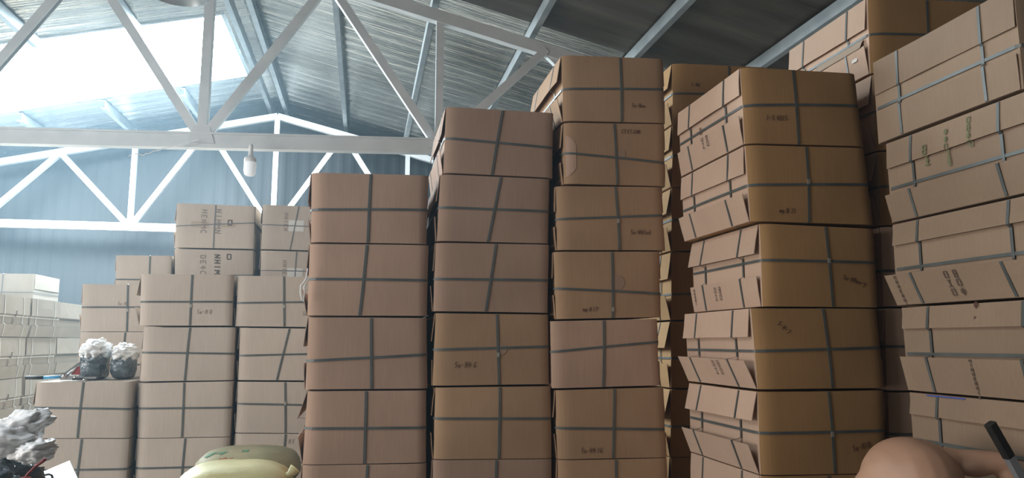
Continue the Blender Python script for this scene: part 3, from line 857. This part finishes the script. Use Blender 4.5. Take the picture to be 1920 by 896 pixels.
# M, N, P, Q: stacks behind
cM = column(6.62, [
    ((154, 532, 316, 533, 150, 622, 312, 622, 240, 237, 576, 576), 'top carton of the stack behind the grey bags, bright rounded upper edge', dict(seal=.45)),
], 'cartons in the stack behind the bags', ['second carton of the stack behind the grey bags'] + [HID]*2, sides='L', board='pale')
cM[0].scribble('5o-H4', .42, .55, .04, ink='ink_grey')
cN = column(7.46, [
    ((217, 478, 321, 479, 215, 552, 319, 553, 281, 279, 524, 525), 'pale half-hidden carton rising behind the left stacks, left of the printed cartons'),
], 'cartons in the rearmost left stack', [HID]*4, sides='L', board='pale')
PR = dict(board='pale', strap='strap_thin', girth=(), round_l=.02)
cP = column(7.47, [
    ((331, 380, 478, 386, 326, 464, 474, 467, 404, 399, 424, 418), 'upper printed carton under the hanging bulb, clear tape across its middle', dict(sagTL=0)),
    ((327, 466, 475, 469, 327, 553, 474, 555, 405, 405, 516, 516), 'lower printed carton under the hanging bulb, with bold upright print', dict(front_strap=False)),
], 'printed cartons without marker writing', [HID]*4, **PR)
cQ = column(7.47, [
    ((493, 383, 636, 389, 489, 467, 632, 471, 560, 543, 421, 427), 'upper carton with a white sticker, left of the plain stack top'),
    ((489, 469, 634, 473, 487, 556, 632, 559, 556, 550, 507, 510), 'lower carton with a white sticker, under the other stickered one'),
], 'cartons with white stickers', [HID]*4, **PR)
for c, t1, t2 in ((cP[0], 'HENMC', 'NIHMN'), (cP[1], 'DE4CD', 'NHIMNH')):
    c.scribble(t1, .32, .88, .058, -math.pi/2, 'ink_grey', .008, 0, 'printed_text')
    c.scribble(t2, .50, .90, .06, -math.pi/2, 'ink_black' if c is cP[1] else 'ink_grey', .011 if c is cP[1] else .008, 0, 'printed_text')
    c.scribble('口', .66, .52 if c is cP[0] else .78, .06, 0, 'ink_black', .010, 0, 'printed_symbol')
cP[0].patch(.20, .46, .42, .60, 'tape', 'packing_tape'); cP[0].patch(.58, .48, .76, .56, 'tape', 'packing_tape')
for c, v in ((cQ[0], .42), (cQ[1], .38)):
    c.patch(.345, v, .545, v+.25, 'sticker', 'white_sticker')
    c.scribble('HNIEH', .28, v+.42, .045, -math.pi/2, 'ink_grey', .006, 0, 'printed_text')

# left pile seen along its right-hand faces, white straps
XW = -3.22
rowsz = []
zs = [atX(0, yy, XW).z for yy in (550, 632, 712, 792)]
zs = [1.885, 1.50, 1.115, .73, .365, 0]
Ynodes = [7.40, 8.07, 8.83, 9.55]
names = ['nearest', 'middle', 'farthest']; lev = ['top', 'second', 'third', 'fourth', 'lowest']
for j in range(3):
    for i in range(5):
        off = rng.uniform(-.012, .012)
        if j == 2: off -= .02
        W = .62
        ya, yb = Ynodes[j]+.014, Ynodes[j+1]-.016
        z1, z0 = zs[i], zs[i+1]
        Q = [Vector((XW+off-W, ya, z1)), Vector((XW+off, ya, z1)), Vector((XW+off-W, ya, z0)), Vector((XW+off, ya, z0))]
        c = Carton('white_strapped_carton', '%s carton of the %s pile at the left edge, %s' % (lev[i], names[j], 'bound with white straps' if j < 2 else 'greyish and half hidden'), Q,
                   'cartons in the far left pile', L=yb-ya, board='greyed', strap='strap_white' if j < 2 else 'strap_thin', girth=(.17, .78) if j < 2 else (), flap=(.55, .30), tilt=[.01, .01, .008, .016], round_l=.006)
        if j == 0 and i < 4: c.side_text('R', '王', .50, .50, .05, ink='ink_black', pen=.008); c.side_text('R', '日', .46, .30, .05, ink='ink_grey', pen=.008)
# greyer carton behind that pile
z_t = atY(0, 512, 9.9).z
for i in range(5):
    xa = atY(-55, 540, 9.9).x; xb = atY(62, 540, 9.9).x; h = z_t/5
    Q = [Vector((xa, 9.9, z_t-i*h)), Vector((xb, 9.9, z_t-i*h)), Vector((xa, 9.9, z_t-(i+1)*h)), Vector((xb, 9.9, z_t-(i+1)*h))]
    Carton('plain_carton', 'dim grey carton rising behind the white-strapped pile at the left edge' if i == 0 else 'dim grey carton under another one, hidden behind the white-strapped pile', Q, 'cartons behind the white-strapped pile', board='greyed', girth=(), strap='strap_thin')

# ------------------------------------------------------------------ hanging lamps
def bulb():
    p = atY(468, 330, 7.1); r = empty('light_bulb', p, 'white LED bulb hanging from the near roof truss', 'light bulb')
    k = .245/.30
    m = MB(); m.lathe([(0.001, 0), (.045*k, .004), (.062*k, .02), (.068*k, .05), (.068*k, .13)], p); fixn(m.build('diffuser', M['pale_lamp'], r))
    m = MB(); m.lathe([(.069*k, .13), (.069*k, .15), (.062*k, .172), (.036*k, .185), (.027*k, .20), (.024*k, .25), (.026*k, .252), (.026*k, .285), (.018*k, .305), (.001, .31)], p)
    fixn(m.build('lamp_housing', M['white_plastic'], r))
    m = MB(); m.tube([p+Vector((0, 0, .25)), Vector((p.x, 7.1+.02, 3.25)), Vector((p.x, 7.22, 3.27))], .004, 6); m.build('cord', M['black'], r)


bulb()


def highbay():
    c = atY(332, -12, 6.0); r = empty('pendant_lamp', c, 'round metal lamp shade cut off by the top edge above the skylight', 'lamp')
    m = MB(); m.lathe([(.235, 0), (.24, .004), (.225, .03), (.17, .10), (.09, .15), (.06, .16), (.055, .25), (.001, .26), (.001, .25), (.05, .245), (.055, .155), (.165, .095), (.22, .026), (.235, 0)], c, 40); fixn(m.build('lamp_shade', M['purlin'], r))
    m = MB(); m.lathe([(.001, .02), (.03, .025), (.045, .06), (.04, .11), (.02, .14), (.02, .16)], c); fixn(m.build('bulb', M['white_plastic'], r))
    m = MB(); m.tube([c+Vector((0, 0, .26)), Vector((c.x, c.y, roofz(c.x)+.01))], .008, 6); m.build('cord', M['black'], r)


highbay()

# torn plastic strip under the near bottom chord
m = MB()
pts = [atY(x, y, 7.2) for x, y in ((241, 293), (252, 288), (268, 291), (290, 283), (320, 276), (345, 268), (372, 262))]
pp = []
for i in range(len(pts)-1):
    for q in range(4): pp.append(pts[i].lerp(pts[i+1], q/4)+Vector((0, noise.noise(Vector((i, q, 0)))*.02, noise.noise(Vector((q*.7, i, 3)))*.012)))
pp.append(pts[-1])
m.ribbon(pp, [Vector((0, .5, .85)).normalized()]*len(pp), [Vector((0, -.85, .5)).normalized()]*len(pp), .012, .001)
tag(m.build('plastic_strip', M['film'], None, pts[3]), 'thin torn plastic strip dangling below the near truss bottom beam', 'plastic strip')

# ------------------------------------------------------------------ bags and tool on the low left stack
ZA = cA[0].TL.z+.004


def grey_bag(x0, x1, ytop, Y, name, label, seed):
    a = atY(x0, 713, Y); b = atY(x1, 713, Y); t = atY((x0+x1)/2, ytop, Y)
    cx = (a.x+b.x)/2; w = (b.x-a.x)/2; h = t.z-ZA
    r = empty('plastic_bag', (cx, Y, ZA), label, 'bag', 'grey filled bags on the low left stack')

    def f(p, d):
        n = noise.noise(Vector((d.x*2.2, d.y*2.2, d.z*3))+Vector((seed, 0, 0)))
        n2 = noise.noise(Vector((d.x*7, d.y*7, d.z*4))+Vector((seed, 4, 0)))
        sq_ = 1/max(.72, (abs(d.x)**4+abs(d.y)**4+abs(d.z)**4)**.25)
        q = p*(sq_*.92)*(1+.07*n+.035*n2); q.z = max(q.z, -h*.33); return q
    m = MB(); m.blob((cx, Y, ZA+h*.33), (w*.98, .15, h*.36), 40, 26, f); fixn(m.build('bag_body', M['bag'], r))

    def g(p, d):
        n = noise.noise(Vector((d.x*3, d.y*3, d.z*3))+Vector((seed+9, 0, 0))); n2 = noise.noise(d*9+Vector((seed, 0, 5)))
        n3 = noise.noise(d*19+Vector((seed, 2, 5)))
        q = p*(1+.22*n+.16*n2+.08*n3); q.z = max(q.z, -h*.25); return q
    m = MB(); m.blob((cx, Y+.01, ZA+h*.70), (w*1.08, .16, h*.30), 56, 36, g); fixn(m.build('crumpled_bag_top', M['film'], r))


grey_bag(151, 200, 636, 6.05, 'a', 'clear plastic bag of grey goods on the low left stack, nearer the tool', 1.3)
grey_bag(210, 252, 644, 6.08, 'b', 'clear plastic bag of grey goods on the low left stack, against the taller stack', 7.9)


def tensioner():
    Y = 5.80
    P = lambda x, y, dy=0: atY(x, y, Y+dy)
    r = empty('strapping_tool', (P(118, 712).x, Y, ZA), 'hand strapping tensioner with blue grip lying on the low left stack', 'tool')
    z0 = ZA+.018

    def low(x, y, dy=0):
        p = P(x, y, dy); p.z = max(p.z, z0); return p
    m = MB(); m.tube([low(48, 708), low(82, 708)], .013, 10); m.build('handle_end', M['black'], r)
    m = MB(); m.tube([low(80, 708), low(122, 706)], [.012, .010], 10); m.build('blue_grip', M['blue'], r)
    m = MB(); m.beam(low(114, 707), low(152, 679, .03), sq(.012, .028), (0, 1, 0)); m.beam(low(118, 710, .03), low(150, 690, .03), sq(.008, .018), (0, 1, 0)); m.build('lever', M['chrome'], r)
    m = MB(); p = [low(133, 702, .02), low(150, 702, .02), low(149, 686, .02), low(144, 688, .02)]
    m.add(p+[q+Vector((0, .01, 0)) for q in p], [(0, 1, 2, 3), (7, 6, 5, 4), (0, 4, 5, 1), (1, 5, 6, 2), (2, 6, 7, 3), (3, 7, 4, 0)]); m.build('side_plate', M['red'], r)
    m = MB(); c = low(128, 708, .02)
    m.box(c+Vector((0, 0, .0)), (.09, .05, .03)); m.tube([c+Vector((-.02, -.04, .012)), c+Vector((-.02, .05, .012))], .017, 12); m.tube([c+Vector((.05, -.03, .0)), c+Vector((.05, .04, .0))], .013, 12)
    m.box(c+Vector((.12, 0, -.002)), (.13, .03, .014)); m.build('ratchet_body', M['chrome'], r)
    m = MB(); m.box(c+Vector((.07, -.03, -.008)), (.06, .02, .016)); m.build('gripper_foot', M['black'], r)


tensioner()

# ------------------------------------------------------------------ bench, bag, lid and lever at the lower left
BZ = .80
r = empty('work_bench', (-2.0, 2.95, 0), 'low work bench at the bottom left, just below the view', 'bench')
m = MB(); m.box((-2.0, 2.95, BZ-.02), (1.1, .75, .04)); m.build('bench_top', M['bench'], r)
for x in (-2.45, -1.55):
    for y in (2.65, 3.25):
        m = MB(); m.box((x, y, (BZ-.04)/2), (.06, .06, BZ-.04)); m.build('leg', M['bench'], r)


def crumple(seed, amp, flat=None):
    def f(p, d):
        n = noise.noise(d*2.3+Vector((seed, 0, 0))); n2 = noise.noise(d*6+Vector((0, seed, 0))); n3 = abs(noise.noise(d*14+Vector((0, 0, seed))))
        q = p*(1+amp*n+amp*.55*n2+amp*.5*n3)
        if flat is not None: q.z = max(q.z, flat)
        return q
    return f


c0 = atY(15, 870, 2.95)
r = empty('crumpled_bag', (c0.x, 2.95, BZ), 'crumpled clear bag of dark grey scraps at the lower left corner', 'bag')
m = MB(); m.blob((c0.x-.02, 2.95, BZ+.085), (.15, .13, .15), 64, 44, crumple(3, .25, -.083)); fixn(m.build('bag_body', M['bag'], r))
m = MB()
a = atY(30, 808, 2.97); m.blob(a, (.11, .05, .055), 48, 32, crumple(8, .32), Matrix.Rotation(math.radians(-28), 3, 'Y'))
a = atY(66, 846, 2.93); m.blob(a, (.062, .05, .036), 48, 32, crumple(11, .36), Matrix.Rotation(math.radians(-10), 3, 'Y'))
a = atY(6, 826, 2.95); m.blob(a, (.10, .06, .06), 48, 32, crumple(13, .28)); fixn(m.build('crumpled_bag_top', M['film'], r))

# white lid with a dark rim, leaning on the bench
Z1 = .845
A = atZ(56, 893, Z1); B = atY(132, 861, A.y+.28); Cc = atY(149, 898, A.y+.10); Dd = A+(Cc-B)
r = empty('foam_tray', (Cc.x, Cc.y, BZ), 'white rectangular foam tray lying tilted at the bottom left, beside the crumpled bag', 'lid')
nrm = (B-A).cross(Cc-B).normalized()
if nrm.z < 0: nrm = -nrm
m = MB(); q = [A, B, Cc, Dd]
m.add(q+[p-nrm*.02 for p in q], [(0, 1, 2, 3), (7, 6, 5, 4), (0, 4, 5, 1), (1, 5, 6, 2), (2, 6, 7, 3), (3, 7, 4, 0)]); o = fixn(m.build('tray_panel', M['white_plastic'], r))
bv = o.modifiers.new('bevel', 'BEVEL'); bv.width = .008; bv.segments = 3
m = MB(); m.tube([p-nrm*.018+(p-(A+Cc)/2).normalized()*.006 for p in (A, B, Cc, Dd, A)], .005, 8); m.build('dark_rim', M['black'], r)
m = MB(); h0 = atY(62, 894, A.y-.1); m.tube([h0, atY(92, 889, A.y-.1), atY(97, 891, A.y-.1), atY(100, 900, A.y-.1), atY(101, 915, A.y-.1)], .005, 8)
m.build('wire_handle', M['black'], r)
r = empty('hooked_lever', (atY(50, 905, 2.75).x, 2.75, BZ), 'slim rust-red hooked lever sticking up beside the white tray', 'tool')
m = MB(); m.tube([atY(40, 906, 2.72), atY(52, 889, 2.74), atY(66, 875, 2.76), atY(79, 866, 2.77), atY(85, 860, 2.77)], [.005, .0045, .0045, .005, .007], 10); m.build('lever_rod', M['red'], r)
m = MB(); m.box(atY(46, 905, 2.72), (.03, .02, .035)); m.build('lever_block', M['red'], r)


# ------------------------------------------------------------------ woven sacks
def sack(x0, x1, ytop, Y, dep, thick, material, label, seed, tied=False, zc=None, ytl=None, color_marks=None):
    a = atY(x0, 890, Y); b = atY(x1, 890, Y); t = atY((x0+x1)/2, ytop, Y-dep*.05); cz = zc if zc is not None else t.z-thick/2
    cx = (a.x+b.x)/2; w = (b.x-a.x)/2
    r = empty('woven_sack', (cx, Y, cz-thick/2), label, 'sack', 'filled woven sacks')

    def f(p, d):
        n = noise.noise(d*1.6+Vector((seed, 0, 0))); n2 = noise.noise(Vector((d.x*4, d.y*9, d.z*5))+Vector((seed, 3, 0)))
        e = (abs(d.x)**3+abs(d.y)**3+abs(d.z)**2.4)**(1/3)
        q = p/max(e, .8)*(1+.05*n+.02*n2); q.z = max(q.z, -thick*.46)
        return q
    m = MB(); m.blob((cx, Y, cz), (w, dep/2, thick/2), 56, 32, f); fixn(m.build('sack_body', material, r))
    if tied:
        e = Vector((cx+w*.86, Y-.06, cz+thick*.12))
        m = MB(); m.tube([e+Vector((-.03, 0, -.01)), e+Vector((.012, 0, .01)), e+Vector((.04, 0, .03)), e+Vector((.065, .0, .06))], [.04, .018, .02, .032], 14); m.build('tied_ear', material, r)
    return r, f, Vector((cx, Y, cz)), w


zc1 = atY(480, 840, 4.95).z-.12
R1 = sack(366, 562, 842, 4.98, .55, .26, M['sackg'], 'olive woven sack behind the yellow one, green and red print', 2.0, zc=zc1)
zc2 = atY(470, 864, 4.35).z-.13
R2 = sack(334, 546, 866, 4.36, .50, .26, M['sacky'], 'yellow woven sack in front of the olive one, bright on top, tied corner', 5.0, tied=True, zc=zc2)
# sacks underneath (below the frame)
for (Rr, Y, zc, dp) in ((R1, 4.98, zc1, .55), (R2, 4.36, zc2, .5)):
    top = zc-.12; n = 2
    for i in range(n):
        th = top/n; c = Vector((Rr[2].x, Y, top-th*(i+.5)))
        rr = empty('woven_sack', (c.x, c.y, c.z-th/2), 'woven sack, %s, under the %s one and below the picture' % (('middle of its pile', 'lowest of its pile')[i], 'olive' if Rr is R1 else 'yellow'), 'sack', 'filled woven sacks')

        def f2(p, d, th=th, i=i):
            e = (abs(d.x)**4+abs(d.y)**4+abs(d.z)**4)**.25
            q = p/e*(.97+.03*noise.noise(d*2+Vector((i, 0, 0)))); q.z = min(max(q.z, -th*.495), th*.495); return q
        mm = MB(); mm.blob(c, (Rr[3]*.98, dp/2*.98, th*.5), 32, 20, f2); fixn(mm.build('sack_body', M['sackg'], rr))
# faded print on the olive sack
M['print_green'] = mat('sack_print_green', (.10, .27, .15), .7); M['print_red'] = mat('sack_print_red', (.36, .16, .09), .7)


def sack_print(S, th0, th1, ph0, ph1, material, wob):
    rr, f, c, w = S; m = MB(); vs = []; n = 6
    for j in range(n+1):
        for i in range(n+1):
            ph = math.radians(ph0+(ph1-ph0)*i/n); th = math.radians(th0+(th1-th0)*j/n+wob*math.sin(i*1.9))
            d = Vector((math.sin(th)*math.cos(ph), math.sin(th)*math.sin(ph), math.cos(th)))
            vs.append(c+f(Vector((d.x*w, d.y*.275, d.z*.13)), d)*1.012)
    m.add(vs, [(j*(n+1)+i, j*(n+1)+i+1, (j+1)*(n+1)+i+1, (j+1)*(n+1)+i) for j in range(n) for i in range(n)], True)
    m.build('printed_mark', M[material], rr)


sack_print(R1, 40, 52, 212, 222, 'print_green', 3); sack_print(R1, 34, 42, 226, 236, 'print_green', 2)
sack_print(R1, 50, 56, 240, 256, 'print_red', 3); sack_print(R1, 24, 32, 262, 276, 'print_green', 2)

# white twine curl at the left of the plain stack
m = MB(); pts = [atY(x, y, 4.05) for x, y in ((577, 503), (574, 522), (569, 530), (564, 535), (563, 548), (566, 562), (569, 566), (571, 550), (570, 538), (574, 531))]
m.tube(pts, .0035, 6); tag(m.build('twine_curl', M['film'], None, pts[4]), 'loose white twine curl hanging at the left edge of the plain stack', 'twine')

# ------------------------------------------------------------------ person, bent over, seen from behind
def capsule(m, p0, p1, r0, r1, n=18, rings=6, flat=1.0, flatdir=None):
    p0, p1 = Vector(p0), Vector(p1); d = (p1-p0); L = d.length; d.normalize()
    ref = Vector((0, 0, 1)) if abs(d.z) < .9 else Vector((0, 1, 0))
    if flatdir is not None: ref = Vector(flatdir)
    a = d.cross(ref).normalized(); b = d.cross(a).normalized()
    vs = []; fs = []; prof = []
    for k in range(rings): t = math.pi/2*k/rings; prof.append((-r0*math.cos(t), r0*math.sin(t)))
    for k in range(5): q = k/4; prof.append((L*q, r0+(r1-r0)*q))
    for k in range(1, rings+1): t = math.pi/2*k/rings; prof.append((L+r1*math.sin(t), r1*math.cos(t)))
    for z, r in prof:
        r = max(r, .0005)
        for k in range(n): an = 2*math.pi*k/n; vs.append(p0+d*z+a*math.cos(an)*r+b*math.sin(an)*r*flat)
    for i in range(len(prof)-1):
        for k in range(n): fs.append((i*n+k, i*n+(k+1) % n, (i+1)*n+(k+1) % n, (i+1)*n+k))
    fs += [tuple(reversed(range(n))), tuple(range((len(prof)-1)*n, len(prof)*n))]
    m.add(vs, fs, True)


def PP(x, y, dep):
    """point at a distance along the view axis"""
    r = ray(x, y); fwd = CAMM @ Vector((0, 0, -1)); return r*(dep/r.dot(fwd))+Vector((0, 0, EYE))


def person():
    D0 = 2.55
    shR = PP(1774, 864, D0+.02); elb = PP(1882, 868, D0-.02)
    chest = PP(1713, 889, D0+.02)
    root = empty('person', (chest.x-.15, chest.y-.25, 0), 'shirtless person bent forward seen from behind at lower right, arm out to the tool', 'person')
    m = MB()
    pelvis = Vector((chest.x-.04, chest.y-.30, .54))
    wst = pelvis.lerp(chest, .5)+Vector((0, 0, .0))
    # trunk
    R = lambda p, r, rot=None: m.blob(p, r, 32, 20, None, rot)
    R(chest+Vector((-.005, .02, -.01)), (.142, .16, .134))
    R(chest+Vector((.05, .02, -.004)), (.105, .13, .118))          # right shoulder blade
    R(chest+Vector((-.06, .02, -.02)), (.10, .13, .12))
    capsule(m, chest+Vector((0, -.03, -.03)), wst, .14, .125)
    capsule(m, wst, pelvis, .125, .145)
    R(pelvis+Vector((-.08, -.03, -.02)), (.11, .12, .12)); R(pelvis+Vector((.08, -.03, -.02)), (.11, .12, .12))
    shL = chest+Vector((-.135, .09, -.09))
    R(shL, (.065, .065, .065))
    R(shR, (.055, .055, .044))
    capsule(m, chest+Vector((.04, .02, .02)), shR, .095, .046)
    capsule(m, chest+Vector((-.08, .02, -.01)), shL, .09, .06)
    # neck and head, forward and down
    nb = chest+Vector((.05, .12, -.05)); hd = chest+Vector((.12, .23, -.20))
    capsule(m, nb, hd, .06, .055)
    R(hd+Vector((0, .05, -.02)), (.075, .095, .10)); R(hd+Vector((0, .085, -.085)), (.05, .055, .05))
    R(hd+Vector((0, .11, -.11)), (.03, .035, .03))
    R(hd+Vector((0, .15, -.05)), (.014, .02, .022))               # nose
    for sx in (-1, 1):
        R(hd+Vector((sx*.076, .045, -.03)), (.010, .02, .03))      # ears
        R(hd+Vector((sx*.03, .135, -.02)), (.022, .012, .012))     # brows
    R(hd+Vector((0, .137, -.088)), (.024, .01, .006)); R(hd+Vector((0, .137, -.099)), (.02, .009, .006))
    # right arm: shoulder - elbow - wrist
    hand = PP(1925, 948, D0-.06)
    wr = elb.lerp(hand, .86)
    mid = shR.lerp(elb, .5)
    capsule(m, shR, mid+Vector((0, 0, .002)), .044, .040); capsule(m, mid, elb+Vector((-.01, 0, .0)), .043, .037)
    R(mid+Vector((.0, 0, -.012)), (.075, .044, .040))
    R(elb+Vector((-.005, 0, -.005)), (.036, .036, .036))
    fm = elb.lerp(wr, .35)
    capsule(m, elb+Vector((-.004, 0, -.01)), fm, .036, .040); capsule(m, fm, wr, .040, .026)
    # hand closed on the tube
    axis = (PP(1915, 896, D0-.12)-PP(1858, 793, D0-.12)).normalized()
    grip = PP(1938, 940, D0-.12)
    out = (wr-grip); out = (out-axis*out.dot(axis)).normalized(); lat = axis.cross(out)
    palm = grip+out*.035
    capsule(m, wr, palm, .026, .03)
    capsule(m, palm-axis*.028, palm+axis*.03, .021, .022)
    TR = .019
    for k, (ln, rr) in enumerate(((.95, .0085), (1.05, .009), (1.0, .0088), (.8, .0078))):
        c0 = grip+axis*(-.032+.021*k); pts = []
        for q in range(6):
            an = math.radians(20+ln*40*q); pts.append(c0+(out*math.cos(an)+lat*math.sin(an))*(TR+rr+.002))
        for q in range(5): capsule(m, pts[q], pts[q+1], rr*(1-.04*q), rr*(.97-.04*q), 10, 3)
    th = [palm-axis*.02, grip-axis*.045+out*.02-lat*.02, grip-axis*.05-lat*.03, grip-axis*.052-lat*.026-out*.018]
    for q in range(3): capsule(m, th[q], th[q+1], .0125-.001*q, .0115-.001*q, 10, 3)
    # left arm braced on the knee
    hipL = pelvis+Vector((-.09, 0, -.03)); hipR = pelvis+Vector((.09, 0, -.03))
    knL = hipL+Vector((-.10, .34, -.16)); knR = hipR+Vector((.04, .34, -.16))
    ftL = Vector((knL.x-.0, knL.y-.10, .08)); ftR = Vector((knR.x, knR.y-.10, .08))
    elL = shL+Vector((-.06, .10, -.22)); haL = knL+Vector((0, .0, .09))
    capsule(m, shL, elL, .05, .038); capsule(m, elL, haL, .038, .025)
    capsule(m, haL, haL+Vector((.02, .05, -.01)), .028, .030)
    for k in range(4): capsule(m, haL+Vector((-.012+.02*k, .07, -.01)), haL+Vector((-.014+.022*k, .12-.005*abs(k-1), -.045)), .009, .0078, 10, 3)
    capsule(m, haL+Vector((.03, .03, 0)), haL+Vector((.06, .07, -.02)), .012, .010, 10, 3)
    for hip, kn, ft in ((hipL, knL, ftL), (hipR, knR, ftR)):
        capsule(m, hip, kn, .085, .055); capsule(m, kn, kn.lerp(ft, .35), .052, .052); capsule(m, kn.lerp(ft, .35), ft, .052, .034)
        capsule(m, ft+Vector((0, -.02, -.045)), ft+Vector((0, .15, -.055)), .032, .026)
        for k in range(5): capsule(m, ft+Vector((-.03+.015*k, .15, -.058)), ft+Vector((-.032+.016*k, .195-.008*k, -.06)), .010, .009, 8, 3)
    o = m.build('body', M['skin'], root)
    rm = o.modifiers.new('remesh', 'REMESH'); rm.mode = 'VOXEL'; rm.voxel_size = .006; rm.use_smooth_shade = True
    sm = o.modifiers.new('smooth', 'SMOOTH'); sm.factor = .5; sm.iterations = 18
    # shorts
    m = MB()
    R(pelvis+Vector((0, -.02, -.01)), (.20, .155, .15)); capsule(m, pelvis, pelvis.lerp(wst, .35), .16, .145)
    for hip, kn in ((hipL, knL), (hipR, knR)): capsule(m, hip, hip.lerp(kn, .72), .11, .085)
    o = m.build('shorts', M['shorts'], root); rm = o.modifiers.new('remesh', 'REMESH'); rm.mode = 'VOXEL'; rm.voxel_size = .012; rm.use_smooth_shade = True
    sm = o.modifiers.new('smooth', 'SMOOTH'); sm.iterations = 4
    m = MB(); R(hd+Vector((0, .035, .012)), (.082, .092, .09)); m.build('hair', M['hair'], root)
    for ft in (ftL, ftR):
        m = MB(); m.box(ft+Vector((0, .07, -.0715)), (.10, .27, .017)); capsule(m, ft+Vector((-.045, .09, -.06)), ft+Vector((.045, .09, -.06)), .014, .014); m.build('sandal', M['sole'], root)
    # tool in the hand
    a = PP(1856, 794, D0-.12); b = PP(1886, 846, D0-.12)
    tr = empty('hand_tool', grip, 'grey metal bar tool with black square grip, raised at the lower right', 'tool')
    m = MB(); m.beam(a, b+axis*.02, [(-.016, -.010), (-.012, -.014), (.012, -.014), (.016, -.010), (.016, .010), (.012, .014), (-.012, .014), (-.016, .010)], (0, 1, 0)); m.build('grip', M['black'], tr)
    m = MB(); m.beam(b-axis*.004, grip+axis*.12, [(-.0135, -.011), (.0135, -.011), (.0135, .011), (-.0135, .011)], (0, 1, 0)); m.build('metal_bar', M['tube'], tr)


person()
